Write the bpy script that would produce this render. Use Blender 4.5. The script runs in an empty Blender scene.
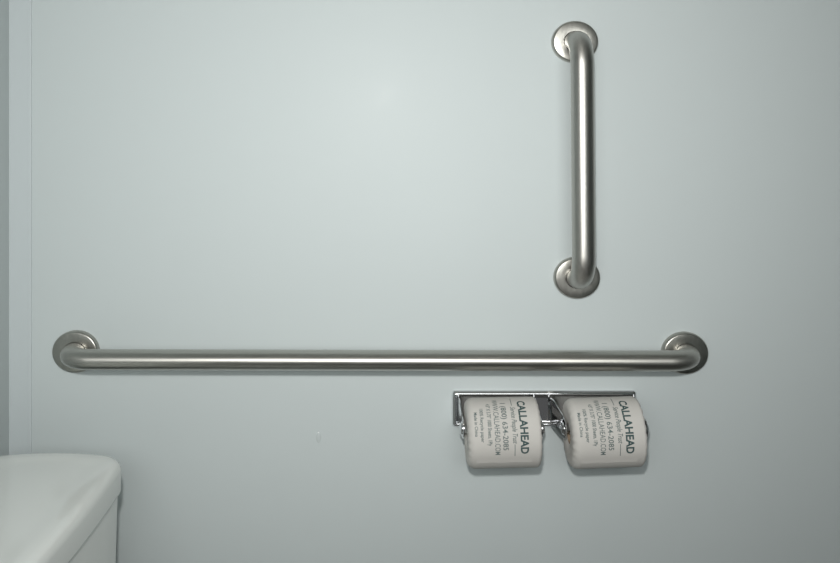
import bpy, bmesh, math, random
from mathutils import Vector
R = math.radians
sc = bpy.context.scene
COL = sc.collection
S = 573.0            # photo pixels per metre on the panelled wall
FX, FY = 390.0, 150.0
D = 1.49             # distance from camera to that wall
CH = 1.22            # camera height
def wx(px): return (px - FX) / S
def wz(py): return CH - (py - FY) / S

# ------------------------------------------------------------------ materials
def mat(name, color, rough=0.5, metal=0.0, spec=0.5, bump=None, coat=0.0):
    m = bpy.data.materials.new(name); m.use_nodes = True
    nt = m.node_tree; b = nt.nodes['Principled BSDF']
    b.inputs['Base Color'].default_value = (*color, 1)
    b.inputs['Roughness'].default_value = rough
    b.inputs['Metallic'].default_value = metal
    b.inputs['Specular IOR Level'].default_value = spec
    b.inputs['Coat Weight'].default_value = coat
    if bump:
        sx, sy, sz, st, dist = bump
        tc = nt.nodes.new('ShaderNodeTexCoord'); mp = nt.nodes.new('ShaderNodeMapping')
        mp.inputs['Scale'].default_value = (sx, sy, sz)
        no = nt.nodes.new('ShaderNodeTexNoise'); no.inputs['Scale'].default_value = 1; no.inputs['Detail'].default_value = 3
        bp = nt.nodes.new('ShaderNodeBump'); bp.inputs['Strength'].default_value = st; bp.inputs['Distance'].default_value = dist
        nt.links.new(tc.outputs['Object'], mp.inputs[0]); nt.links.new(mp.outputs[0], no.inputs['Vector'])
        nt.links.new(no.outputs['Fac'], bp.inputs['Height']); nt.links.new(bp.outputs[0], b.inputs['Normal'])
    return m

def steel(name, scale, color=(0.46, 0.45, 0.415), rough=0.40):
    """brushed stainless steel: fine streaks vary roughness and tone"""
    m = mat(name, color, rough, 1.0)
    nt = m.node_tree; b = nt.nodes['Principled BSDF']
    tc = nt.nodes.new('ShaderNodeTexCoord'); mp = nt.nodes.new('ShaderNodeMapping')
    mp.inputs['Scale'].default_value = scale
    no = nt.nodes.new('ShaderNodeTexNoise'); no.inputs['Scale'].default_value = 1; no.inputs['Detail'].default_value = 4
    nt.links.new(tc.outputs['Object'], mp.inputs[0]); nt.links.new(mp.outputs[0], no.inputs['Vector'])
    mr = nt.nodes.new('ShaderNodeMapRange'); mr.inputs['To Min'].default_value = rough - .06; mr.inputs['To Max'].default_value = rough + .08
    nt.links.new(no.outputs['Fac'], mr.inputs['Value']); nt.links.new(mr.outputs[0], b.inputs['Roughness'])
    cr = nt.nodes.new('ShaderNodeMix'); cr.data_type = 'RGBA'
    cr.inputs['A'].default_value = (*[c * .82 for c in color], 1); cr.inputs['B'].default_value = (*[min(1, c * 1.15) for c in color], 1)
    nt.links.new(no.outputs['Fac'], cr.inputs['Factor']); nt.links.new(cr.outputs['Result'], b.inputs['Base Color'])
    bp = nt.nodes.new('ShaderNodeBump'); bp.inputs['Strength'].default_value = .06; bp.inputs['Distance'].default_value = .0005
    nt.links.new(no.outputs['Fac'], bp.inputs['Height']); nt.links.new(bp.outputs[0], b.inputs['Normal'])
    return m

WALLC = (0.585, 0.635, 0.635)
def wall_material():
    """glossy pale plastic panel with a faint orange peel and a few small dimples"""
    m = mat('glossy_wall_panel', WALLC, 0.35, 0, 0.05, coat=.002)
    nt = m.node_tree; b = nt.nodes['Principled BSDF']; L = nt.links.new
    ge = nt.nodes.new('ShaderNodeNewGeometry')
    no = nt.nodes.new('ShaderNodeTexNoise'); no.inputs['Scale'].default_value = 9; no.inputs['Detail'].default_value = 2
    L(ge.outputs['Position'], no.inputs['Vector'])
    n2 = nt.nodes.new('ShaderNodeTexNoise'); n2.inputs['Scale'].default_value = 260; n2.inputs['Detail'].default_value = 1
    L(ge.outputs['Position'], n2.inputs['Vector'])
    def math_(op, a, b_=None):
        n = nt.nodes.new('ShaderNodeMath'); n.operation = op
        for i, v in enumerate((a, b_)):
            if v is None: continue
            if isinstance(v, (int, float)): n.inputs[i].default_value = v
            else: L(v, n.inputs[i])
        return n.outputs[0]
    b.inputs['Coat Roughness'].default_value = .12
    h = math_('ADD', math_('MULTIPLY', no.outputs['Fac'], 0.0009), math_('MULTIPLY', n2.outputs['Fac'], 0.000012))
    bp = nt.nodes.new('ShaderNodeBump'); bp.inputs['Strength'].default_value = 1; bp.inputs['Distance'].default_value = 1
    L(h, bp.inputs['Height']); L(bp.outputs[0], b.inputs['Normal']); L(bp.outputs[0], b.inputs['Coat Normal'])
    return m
M_wall = wall_material()
M_trim = mat('corner_trim_plastic', (0.585, 0.635, 0.645), 0.3, 0, .08)
M_ceil = mat('ceiling_paint', (0.62, 0.62, 0.60), 0.6)
M_floor = mat('floor_vinyl', (0.17, 0.165, 0.155), 0.45, bump=(60, 60, 60, .2, .001))
M_bar_h = steel('brushed_steel_lengthways', (14, 500, 500))
M_bar_v = steel('brushed_steel_upright', (500, 500, 14), (0.47, 0.46, 0.43))
for m_ in (M_bar_h, M_bar_v):      # grooves run round the tube, so highlights stretch along it
    b_ = m_.node_tree.nodes['Principled BSDF']; tg = m_.node_tree.nodes.new('ShaderNodeTangent'); tg.direction_type = 'UV_MAP'
    b_.inputs['Anisotropic'].default_value = .5; b_.inputs['Coat Weight'].default_value = .4; b_.inputs['Coat Roughness'].default_value = .11; m_.node_tree.links.new(tg.outputs[0], b_.inputs['Tangent'])
M_fl = steel('brushed_steel_flange', (260, 40, 90), (0.43, 0.42, 0.385), .3)
M_chrome = mat('polished_chrome', (0.80, 0.80, 0.81), 0.07, 1.0)
M_paper = mat('wrapper_paper', (0.62, 0.60, 0.565), 0.75, 0, .25, bump=(70, 70, 70, .25, .0008))
M_core = mat('cardboard_core', (0.35, 0.27, 0.19), 0.9)
M_tissue = mat('tissue_end', (0.68, 0.67, 0.65), 0.95)
M_ink = mat('green_grey_ink', (0.045, 0.085, 0.085), 0.7)
M_ink2 = mat('faded_ink', (0.13, 0.17, 0.165), 0.7)
M_ceramic = mat('white_porcelain', (0.84, 0.855, 0.825), 0.12, 0, .5, coat=.2)
M_seat = mat('white_plastic_seat', (0.66, 0.68, 0.66), 0.3)
M_dark = mat('dark_gap', (0.02, 0.02, 0.02), 0.8)

# ------------------------------------------------------------------ helpers
def link(name, bm, m, parent=None, smooth=True, auto=None):
    me = bpy.data.meshes.new(name); bmesh.ops.recalc_face_normals(bm, faces=bm.faces)
    bm.to_mesh(me); bm.free(); me.materials.append(m)
    if smooth:
        me.polygons.foreach_set('use_smooth', [True] * len(me.polygons))
        if auto: me.set_sharp_from_angle(angle=R(auto))
    o = bpy.data.objects.new(name, me); COL.objects.link(o)
    if parent: o.parent = parent
    return o
def empty(name, loc, label, cat, group=None):
    o = bpy.data.objects.new(name, None); COL.objects.link(o); o.location = loc; o.empty_display_size = .05
    o['label'] = label; o['category'] = cat
    if group: o['group'] = group
    return o
def struct(name, bm, m, **k):
    o = link(name, bm, m, **k); o['kind'] = 'structure'; return o
def box(bm, a, b):
    x0, y0, z0 = a; x1, y1, z1 = b
    v = [bm.verts.new(p) for p in ((x0,y0,z0),(x1,y0,z0),(x1,y1,z0),(x0,y1,z0),(x0,y0,z1),(x1,y0,z1),(x1,y1,z1),(x0,y1,z1))]
    for f in ((0,1,2,3),(4,5,6,7),(0,1,5,4),(1,2,6,5),(2,3,7,6),(3,0,4,7)): bm.faces.new([v[i] for i in f])
def loft(bm, rings, closed=False, cap0=True, cap1=True):
    vr = [[bm.verts.new(p) for p in r] for r in rings]
    n = len(vr[0]); k = len(vr)
    for i in range(k if closed else k - 1):
        a, b = vr[i], vr[(i + 1) % k]
        for j in range(n): bm.faces.new((a[j], a[(j+1) % n], b[(j+1) % n], b[j]))
    if not closed:
        if cap0: bm.faces.new(vr[0])
        if cap1: bm.faces.new(vr[-1])
    return vr

# ------------------------------------------------------------------ room
XL, XR, YF, YB, ZC = wx(10), 2.1, -1.56, 0.0, 2.25
T = .06
bm = bmesh.new(); box(bm, (XL - T, 0, 0), (XR + T, T, ZC)); struct('wall_back', bm, M_wall, smooth=False)
bm = bmesh.new(); box(bm, (XL - T, YF, 0), (XL, 0, ZC)); struct('wall_left', bm, M_wall, smooth=False)
bm = bmesh.new(); box(bm, (XR, YF, 0), (XR + T, 0, ZC)); struct('wall_right', bm, M_wall, smooth=False)
DX0, DX1, DZ = -.61, .65, 2.02          # unseen doorway behind the camera, widened to take the fill light
bm = bmesh.new(); box(bm, (XL - T, YF - T, 0), (DX0, YF, ZC)); box(bm, (DX1, YF - T, 0), (XR + T, YF, ZC)); box(bm, (DX0, YF - T, DZ), (DX1, YF, ZC))
struct('wall_front', bm, M_wall, smooth=False)
bm = bmesh.new()
for a, b in (((DX0 - .04, YF, 0), (DX0 + .005, YF + .015, DZ + .04)), ((DX1 - .005, YF, 0), (DX1 + .04, YF + .015, DZ + .04)), ((DX0 + .005, YF, DZ - .005), (DX1 - .005, YF + .015, DZ + .04))): box(bm, a, b)
struct('trim_2', bm, M_trim, smooth=False)
bm = bmesh.new(); box(bm, (XL - T, YF - T, -T), (XR + T, T, 0)); struct('floor', bm, M_floor, smooth=False)
bm = bmesh.new(); box(bm, (XL - T, YF - T, ZC), (XR + T, T, ZC + T)); struct('ceiling', bm, M_ceil, smooth=False)
# plastic corner moulding: thin strip whose free edge is rolled over
bm = bmesh.new()
prof = [(XL, 0), (XL, -.0035), (XL + .004, -.0028)]
xe = wx(32)
prof += [(xe - .008, -.0024), (xe - .003, -.0026)]
for a in range(0, 91, 15): prof.append((xe - .0022 + .0022 * math.sin(R(a)), -.0004 - .0022 * math.cos(R(a))))
prof += [(xe, 0)]
loft(bm, [[(x, y, z) for x, y in prof] for z in (0, ZC)])
struct('trim_1', bm, M_trim, auto=50)
# cove baseboard
bm = bmesh.new(); box(bm, (xe, -.006, 0), (XR, 0, .1)); struct('baseboard_back', bm, M_trim, smooth=False)

# ------------------------------------------------------------------ grab bars
def flange(name, cx, cz, rx, rz, tr, parent):
    """pressed cover plate: flat face, rounded rim, ring gap round the tube. Lies in the wall plane, growing to -Y"""
    h = .0115
    prof = [(1.0, 0), (1.0, h - .0065)]
    for a in (20, 40, 60, 75): prof.append((1 - .10 * (1 - math.cos(R(a))), h - .0065 + .0065 * math.sin(R(a))))
    prof += [(.90, h), (.60, h + .0006)]
    N = 64; rings = []
    for f, y in prof:
        rings.append([(cx + rx * f * math.cos(2*math.pi*i/N), -y, cz + rz * f * math.sin(2*math.pi*i/N)) for i in range(N)])
    for g, y in ((.0008, h + .0004), (.0004, h - .0006), (.0004, .002)):
        rings.append([(cx + (tr[0] + g) * math.cos(2*math.pi*i/N), -y, cz + (tr[1] + g) * math.sin(2*math.pi*i/N)) for i in range(N)])
    bm = bmesh.new(); loft(bm, rings, cap0=False, cap1=False)
    return link(name, bm, M_fl, parent, auto=45)

def tube_path(p0, p1, depth, rad):
    """centre line from the wall at p0 out, along to p1 and back to the wall; local frame: t tangent, u in-plane normal, w side"""
    p0 = Vector(p0); p1 = Vector(p1); d = (p1 - p0); Ln = d.length; d.normalize(); out = Vector((0, -1, 0))
    pts = []
    def add(a, b, ta, tb): pts.append((p0 + d * a + out * b, (d * ta + out * tb).normalized()))
    add(0, .0005, 0, 1)
    n = 14
    for i in range(n + 1):
        a = R(90 * i / n); add(rad - rad * math.cos(a), depth - rad + rad * math.sin(a), math.sin(a), math.cos(a))
    for i in range(1, 12): add(rad + (Ln - 2 * rad) * i / 12, depth, 1, 0)
    for i in range(n + 1):
        a = R(90 * i / n); add(Ln - rad + rad * math.sin(a), depth - rad + rad * math.cos(a), math.cos(a), -math.sin(a))
    add(Ln, .0005, 0, -1)
    return pts, d.cross(out)
def grab_bar(root, p0, p1, depth, rad, r_side, r_in, m, fl):
    pts, w = tube_path(p0, p1, depth, rad)
    N = 40; rings = []
    for p, t in pts:
        u = t.cross(w).normalized()
        rings.append([p + w * r_side * math.cos(2*math.pi*i/N) + u * r_in * math.sin(2*math.pi*i/N) for i in range(N)])
    bm = bmesh.new(); vr = loft(bm, rings); uvl = bm.loops.layers.uv.new('along')
    ix = {v: (i, j) for i, rg in enumerate(vr) for j, v in enumerate(rg)}
    for f in bm.faces:
        js = [ix[l.vert][1] for l in f.loops]; wrapd = (max(js) - min(js) > N // 2) and len(js) == 4
        for l in f.loops:
            i, j = ix[l.vert]
            if wrapd and j == 0: j = N
            l[uvl].uv = (i / len(vr), j / N)
    o = link('tube', bm, m, root)
    for c in (p0, p1): flange('flange', c[0], c[2], fl[0], fl[1], fl[2], root)

h0 = Vector((wx(76.9), 0, wz(350.9))); h1 = Vector((wx(683.8), 0, wz(352.3)))
root = empty('grab_bar', (0, 0, 0), 'long horizontal brushed steel grab bar on the wall above the toilet rolls', 'grab bar')
mid = (h0 + h1) / 2; root.location = mid
grab_bar(root, h0 - mid, h1 - mid, .061, .046, .0170, .0195, M_bar_h, (.0405, .0365, (.0195, .0170)))
v0 = Vector((wx(574.3), 0, wz(42.3))); v1 = Vector((wx(576.3), 0, wz(277.2)))
root = empty('grab_bar', (0, 0, 0), 'short vertical brushed steel grab bar at the upper right of the wall', 'grab bar')
mid = (v0 + v1) / 2; root.location = mid
grab_bar(root, v0 - mid, v1 - mid, .061, .046, .0198, .0175, M_bar_v, (.0405, .0365, (.0198, .0175)))

# ------------------------------------------------------------------ toilet roll holder
PX0, PX1, PZ0, PZ1 = wx(451.8), wx(636), wz(426.3), wz(390)
PC = Vector(((PX0 + PX1) / 2, 0, (PZ0 + PZ1) / 2))
holder = empty('toilet_roll_holder', PC, 'chrome double toilet roll holder on the wall below the long grab bar', 'toilet roll holder')
def rrect(hx, hz, r, y, n=6):
    r = max(r, .0004); out = []
    for cx, cz, a0 in ((hx - r, hz - r, 0), (-hx + r, hz - r, 90), (-hx + r, -hz + r, 180), (hx - r, -hz + r, 270)):
        for i in range(n + 1):
            a = R(a0 + 90 * i / n); out.append((cx + r * math.cos(a), -y, cz + r * math.sin(a)))
    return out
hx, hz = (PX1 - PX0) / 2, (PZ1 - PZ0) / 2
bm = bmesh.new(); rings = []
for ins, y in ((0, 0), (0, .003), (.0004, .0042), (.0030, .0070), (.0042, .0078), (.0056, .0080), (.0070, .0074), (.0080, .0062), (.0095, .0050), (.012, .0046)):
    rings.append(rrect(hx - ins, hz - ins, .006 - ins * .5, y))
loft(bm, rings); link('back_plate', bm, M_chrome, holder, auto=60)
HZ, HY = wz(415), .072      # spindle axis
def arm(x, side, root_x=None):
    """pressed chrome side arm standing out from the plate, tapering to a rounded tip at the spindle"""
    outl = [(.004, PZ1 - .010), (.022, PZ1 - .010), (.034, PZ1 - .014), (.060, HZ + .0185)]
    for a in range(100, -91, -15): outl.append((HY + .016 * math.cos(R(a)), HZ + .0165 * math.sin(R(a)) ))
    outl += [(.045, HZ - .019), (.020, PZ0 + .004), (.004, PZ0 + .006)]
    bm = bmesh.new(); th = .0011
    cy = sum(p[0] for p in outl) / len(outl); cz = sum(p[1] for p in outl) / len(outl)
    rings = []
    for dx, k in ((-th, .975), (-th * .6, 1), (th * .6, 1), (th, .975)):
        rings.append([(x + dx - PC.x + (0 if root_x is None else (root_x - x) * max(0, 1 - p / .058)), -(cy + (p - cy) * k), cz + (q - cz) * k - PC.z) for p, q in outl])
    loft(bm, rings); a = link('arm', bm, M_chrome, holder, auto=35)
    # domed hub where the spindle is held
    bm = bmesh.new(); rings = []
    for r_, d in ((.0105, 0), (.0105, .0015), (.009, .0032), (.006, .0045), (.002, .005)):
        rings.append([(x + side * (th + d) - PC.x, -HY + r_ * math.cos(2*math.pi*i/24), HZ - PC.z + r_ * math.sin(2*math.pi*i/24)) for i in range(24)])
    loft(bm, rings); link('hub', bm, M_chrome, a, auto=50)
AX = [wx(459.5), wx(533.5), wx(556), wx(632.5)]
for x, s, rx in zip(AX, (-1, 1, -1, 1), (wx(458), None, wx(547.5), None)): arm(x, s, rx)
for xa, xb in ((AX[0], AX[1]), (AX[2], AX[3])):
    bm = bmesh.new(); rings = []
    for x in (xa + .001, xb - .001):
        rings.append([(x - PC.x, -HY + .0075 * math.cos(2*math.pi*i/24), HZ - PC.z + .0075 * math.sin(2*math.pi*i/24)) for i in range(24)])
    loft(bm, rings); link('spindle', bm, M_chrome, holder, auto=50)

# ------------------------------------------------------------------ toilet rolls
RR, RC = .0560, .0170
RW = .118
def text_mesh(body, size, font_shear=0, offset=0):
    cu = bpy.data.curves.new('t', 'FONT'); cu.body = body; cu.size = size; cu.shear = font_shear; cu.offset = offset
    cu.resolution_u = 3
    ob = bpy.data.objects.new('t', cu); COL.objects.link(ob)
    dg = bpy.context.evaluated_depsgraph_get(); me = bpy.data.meshes.new_from_object(ob.evaluated_get(dg))
    bpy.data.objects.remove(ob); bpy.data.curves.remove(cu)
    vs = [v.co.copy() for v in me.vertices]; fs = [tuple(p.vertices) for p in me.polygons]
    bpy.data.meshes.remove(me); return vs, fs
def wrap(bm, u, x, lift=.00025):
    """u = angle below the roll's front horizon (radians, positive = downwards)"""
    r = RR + lift
    return bm.verts.new((x, -r * math.cos(u), -r * math.sin(u)))
def print_line(bm, body, xbase, cap, u0, u1, shear=0, offset=0):
    """one line of printing running down the roll; letter tops point to +X. u0 -> u1 in degrees, negative = above the horizon"""
    vs, fs = text_mesh(body, 1.0, shear, offset)
    x0 = min(v.x for v in vs); x1 = max(v.x for v in vs)
    capH = .70
    k = R(u1 - u0) / (x1 - x0)
    nv = [wrap(bm, R(u0) + (v.x - x0) * k, xbase + v.y / capH * cap) for v in vs]
    for f in fs:
        try: bm.faces.new([nv[i] for i in f])
        except ValueError: pass
def print_bar(bm, x, w, u0, u1):
    n = 8; a = [wrap(bm, R(u0 + (u1-u0)*i/n), x) for i in range(n+1)]; b = [wrap(bm, R(u0 + (u1-u0)*i/n), x + w) for i in range(n+1)]
    for i in range(n): bm.faces.new((a[i], a[i+1], b[i+1], b[i]))
def make_roll():
    root = empty('toilet_roll', (0, 0, 0), 'x', 'toilet roll', None)
    hw = RW / 2; br = .006; bl = .013
    def lathe(prof, N=96, wob=0):
        rings = []
        for x, r in prof:
            rings.append([(x, -r * math.cos(2*math.pi*i/N), -r * math.sin(2*math.pi*i/N)) for i in range(N)])
        return rings
    # paper wrapper: outer skin, rounded shoulders, tucked into the core at both ends
    pr = [(-hw + .0030, RC), (-hw + .0012, RC + .004), (-hw, RC + .010), (-hw, RR - bl)]
    for a in (15, 30, 45, 60, 75, 90): pr.append((-hw + bl - bl * math.cos(R(a)), RR - bl + bl * math.sin(R(a))))
    for k in range(1, 8): pr.append((-hw + bl + (RW - bl - br) * k / 8, RR))
    for a in (90, 75, 60, 45, 30, 15): pr.append((hw - br + br * math.cos(R(a)), RR - br + br * math.sin(R(a))))
    pr += [(hw, RR - br), (hw, RC + .010), (hw - .0012, RC + .004), (hw - .0030, RC)]
    rnd = random.Random(4); rings = lathe(pr)
    out = []
    for (x, r), rg in zip(pr, rings):                     # creases where the paper is folded over the ends
        e = 1 if r < RR - .0005 else 0
        out.append([(p[0] + (math.copysign(.0006, x) * math.sin(23 * 2*math.pi*i/96 + r * 90) * e if RC < r < RR - .002 else 0), p[1], p[2]) for i, p in enumerate(rg)])
    bm = bmesh.new(); loft(bm, out, cap0=False, cap1=False)
    link('wrapper', bm, M_paper, root, auto=70)
    bm = bmesh.new(); loft(bm, lathe([(-hw + .003, RC), (hw - .003, RC), (hw - .003, RC - .0012), (-hw + .003, RC - .0012)], 48), closed=True)
    link('cardboard_core', bm, M_core, root, auto=50)
    bm = bmesh.new()                                       # overlap seam of the wrapper, low on the roll
    n = 20; t = []
    for i in range(n + 1):
        x = -hw + .012 + (RW - .028) * i / n; u = R(36 + .5 * math.sin(i * .8)); t.append((x, u))
    a = [bm.verts.new((x, -(RR + .0002) * math.cos(u - .16), -(RR + .0002) * math.sin(u - .16))) for x, u in t]
    b = [bm.verts.new((x, -(RR + .0010) * math.cos(u), -(RR + .0010) * math.sin(u))) for x, u in t]
    c = [bm.verts.new((x, -(RR - .0002) * math.cos(u + .004), -(RR - .0002) * math.sin(u + .004))) for x, u in t]
    for i in range(n):
        bm.faces.new((a[i], a[i+1], b[i+1], b[i])); bm.faces.new((b[i], b[i+1], c[i+1], c[i]))
    link('paper_flap', bm, M_paper, root, auto=40)
    # printing
    bm = bmesh.new(); print_line(bm, 'CALLAHEAD', .0243, .0122, -77, 18, 0, .032)
    link('brand_name_print', bm, M_ink, root, smooth=False)
    bm = bmesh.new()
    print_bar(bm, .0140, .0010, -87, -65); print_bar(bm, .0140, .0010, 1, 22)
    print_line(bm, 'Service People Trust', .0115, .0080, -62, 0, .35, .012)
    link('slogan_print', bm, M_ink2, root, smooth=False)
    bm = bmesh.new(); print_line(bm, '1 (800) 634-2085', -.0040, .0084, -72, 11, 0, .012)
    link('phone_number_print', bm, M_ink2, root, smooth=False)
    bm = bmesh.new(); print_line(bm, 'WWW.CALLAHEAD.COM', -.0170, .0086, -82, 19, 0, .004)
    link('web_address_print', bm, M_ink2, root, smooth=False)
    bm = bmesh.new(); print_line(bm, '4.5" X 3.75" 1000 Sheets, 1Ply', -.0275, .0060, -70, 3, 0, .018)
    print_line(bm, '100% Recycle paper', -.0390, .0054, -59, -3, 0, .016)
    print_line(bm, 'Made in China', -.0485, .0050, -52, -12, 0, .016)
    link('sheet_count_print', bm, M_ink2, root, smooth=False)
    return root
def copy_tree(o, parent=None):
    c = o.copy(); COL.objects.link(c)
    if parent: c.parent = parent
    for ch in list(o.children): copy_tree(ch, c)
    return c
roll = make_roll()
roll2 = copy_tree(roll)
SP = RC - .0012 - .0095       # hangs: core rests on the spindle
roll['label'] = 'wrapped toilet roll on the left half of the chrome holder'
roll2['label'] = 'wrapped toilet roll on the right half of the chrome holder'
for r_, xc, tilt, yaw in ((roll, wx(496), R(-1.2), 0), (roll2, wx(592.3), R(-2), 0)):
    r_['group'] = 'wrapped toilet rolls on the holder'
    r_.location = (xc, -HY, HZ - SP); r_.rotation_euler = (0, tilt, yaw)

# ------------------------------------------------------------------ small glossy drip on the wall, added to give a glint
bm = bmesh.new(); rings = []
for k in range(0, 9):
    a = R(90 * k / 8 * .98)
    rings.append([(.0045 * math.cos(a) * math.cos(2*math.pi*i/24), .0002 - .0011 * math.sin(a), .0095 * math.cos(a) * math.sin(2*math.pi*i/24)) for i in range(24)])
loft(bm, rings)
dr = link('glint_bead', bm, mat('glossy_bead', (.60, .65, .65), .12, 0, 1)); dr.location = (wx(318.5), 0, wz(437.5))
dr['label'] = 'tiny glossy drip added to give a glint on the wall below the middle of the long grab bar'; dr['category'] = 'bead'

# ------------------------------------------------------------------ toilet (tank beside the wall, bowl below the frame)
TZ = CH - .484                                   # top of the tank lid
ty1 = -.133; ty0 = ty1 - .44; TC = (ty0 + ty1) / 2
toilet = empty('toilet', (-.25, TC, 0), 'white porcelain toilet whose tank lid shows in the lower left corner', 'toilet')
ox, oy = -.25, TC
def plan(x0, x1, y0, y1, r, z, bow=0.0, n=8, rb=None):
    """rounded rectangle seen from above; x1 side bowed outwards, ends bowed by bow"""
    pts = []
    rb = rb or r
    cs = ((x1 - r, y1 - r, 0, r), (x0 + rb, y1 - rb, 90, rb), (x0 + rb, y0 + rb, 180, rb), (x1 - r, y0 + r, 270, r))
    for k, (cx, cy, a0, rr) in enumerate(cs):
        for i in range(n + 1):
            a = R(a0 + 90 * i / n); pts.append([cx + rr * math.cos(a), cy + rr * math.sin(a)])
        nx = cs[(k + 1) % 4]; a1 = R(a0 + 90)
        pa = (cx + rr * math.cos(a1), cy + rr * math.sin(a1)); pb = (nx[0] + nx[3] * math.cos(R(nx[2])), nx[1] + nx[3] * math.sin(R(nx[2])))
        for i in range(1, 6): pts.append([pa[0] + (pb[0]-pa[0])*i/6, pa[1] + (pb[1]-pa[1])*i/6])
    xm, ym = (x0 + x1) / 2, (y0 + y1) / 2
    out = []
    for x, y in pts:
        fx, fy = (x - xm) / ((x1 - x0) / 2), (y - ym) / ((y1 - y0) / 2)
        out.append((x + (bow * (1 - fy*fy) if fx > 0 else 0) * max(0, fx) - ox, y + 3 * bow * (1 - fx*fx) * fy - oy, z))
    return out
lx0, lx1 = XL + .012, -.420
bm = bmesh.new(); rings = []
LT = .050
for ins, dz in ((.012, -LT), (.003, -LT), (.0005, -LT + .002), (0, -LT + .005), (-.0005, -.016), (0, -.012), (.0022, -.0065), (.006, -.0026), (.011, -.0008), (.017, 0), (.030, -.0002), (.040, -.0014), (.055, -.0018), (.08, -.0014)):
    rings.append(plan(lx0 + ins, lx1 - ins, ty0 + ins, ty1 - ins, max(.034 - ins * .6, .008), TZ + dz, .007, rb=.03))
loft(bm, rings); link('tank_lid', bm, M_ceramic, toilet, auto=60)
bm = bmesh.new(); rings = []
zt = TZ - LT
for ins, z in ((.03, .40), (.02, .405), (.014, .42), (.010, .50), (.006, zt - .01), (.006, zt + .0002)):
    rings.append(plan(lx0 + ins, lx1 - ins + .001, ty0 + ins + .002, ty1 - ins - .002, .024, z, .006, rb=.03))
loft(bm, rings); link('tank', bm, M_ceramic, toilet, auto=60)
def oval(xc, yc, a, b, z, n=48, egg=.12):
    return [(xc + a * math.cos(2*math.pi*i/n) - ox, yc + b * math.sin(2*math.pi*i/n) * (1 - egg * math.cos(2*math.pi*i/n)) - oy, z) for i in range(n)]
bm = bmesh.new()
loft(bm, [oval(-.28, TC, .24, .12, 0), oval(-.28, TC, .235, .11, .03), oval(-.29, TC, .21, .10, .15), oval(-.25, TC, .27, .15, .28), oval(-.22, TC, .31, .18, .36), oval(-.22, TC, .315, .185, .395),
          oval(-.22, TC, .31, .18, .401), oval(-.13, TC, .18, .13, .401), oval(-.13, TC, .17, .12, .36), oval(-.14, TC, .11, .08, .25), oval(-.15, TC, .05, .04, .2)])
link('bowl', bm, M_ceramic, toilet, auto=60)
bm = bmesh.new()
loft(bm, [oval(-.17, TC, .24, .18, .402), oval(-.17, TC, .245, .187, .41), oval(-.17, TC, .235, .178, .421), oval(-.14, TC, .16, .115, .421), oval(-.14, TC, .152, .108, .41), oval(-.14, TC, .158, .113, .402)], closed=True)
link('seat', bm, M_seat, toilet, auto=60)

# ------------------------------------------------------------------ unseen ceiling lamp, added for ambient fill and bar reflections
lampc = Vector((.30, -.85, ZC))
lamp = empty('ceiling_fill_lamp', lampc, 'round white ceiling lamp added out of view for soft fill', 'lamp')
def disc(prof, N=48):
    bm = bmesh.new(); loft(bm, [[(r * math.cos(2*math.pi*i/N), r * math.sin(2*math.pi*i/N), z) for i in range(N)] for r, z in prof]); return bm
link('lamp_base', disc([(.15, 0), (.15, -.02), (.14, -.03), (.13, -.03)]), M_ceil, lamp, auto=40)
M_glow = bpy.data.materials.new('lamp_diffuser'); M_glow.use_nodes = True
pb = M_glow.node_tree.nodes['Principled BSDF']; pb.inputs['Base Color'].default_value = (.8, .8, .78, 1)
pb.inputs['Emission Color'].default_value = (1, .93, .80, 1); pb.inputs['Emission Strength'].default_value = 1.5
link('diffuser', disc([(.13, -.028), (.125, -.045), (.10, -.06), (.05, -.068), (.01, -.07)]), M_glow, lamp, auto=60)

# ------------------------------------------------------------------ flash on the camera
fl = bpy.data.lights.new('camera_flash', 'AREA'); fl.shape = 'RECTANGLE'; fl.size = .045; fl.size_y = .06; fl.energy = 5.9; fl.spread = R(125)
fl.color = (1, .985, .96)
fo = bpy.data.objects.new('camera_flash', fl); COL.objects.link(fo)
fo.location = (wx(376), -D, wz(40)); fo.rotation_euler = (R(90 - 12), 0, R(-4))
dl = bpy.data.lights.new('rear_fill', 'AREA'); dl.shape = 'RECTANGLE'; dl.size = 1.24; dl.size_y = .55; dl.energy = 4.1; dl.spread = R(98)  # added soft fill behind the camera, lifts the shadows on the wall
dl.color = (.97, 1, .99)
do = bpy.data.objects.new('rear_fill', dl); COL.objects.link(do)
do.location = ((DX0 + DX1) / 2, YF - .04, 1.33); do.rotation_euler = (R(90), 0, 0)
w = bpy.data.worlds.new('world'); sc.world = w; w.use_nodes = True
w.node_tree.nodes['Background'].inputs[0].default_value = (.10, .102, .102, 1)

# ------------------------------------------------------------------ camera
cd = bpy.data.cameras.new('camera'); cam = bpy.data.objects.new('camera', cd); COL.objects.link(cam)
cam.location = (0, -D, CH); cam.rotation_euler = (R(90), 0, 0)
cd.sensor_width = 36; cd.lens = S * D / 840 * 36
cd.shift_x = (420 - FX) / 840; cd.shift_y = -(281.5 - FY) / 840
cd.clip_start = .01
sc.camera = cam
vs = sc.view_settings; vs.view_transform = 'Standard'; vs.look = 'None'; vs.gamma = 1; vs.exposure = -0.13; vs.use_curve_mapping = False
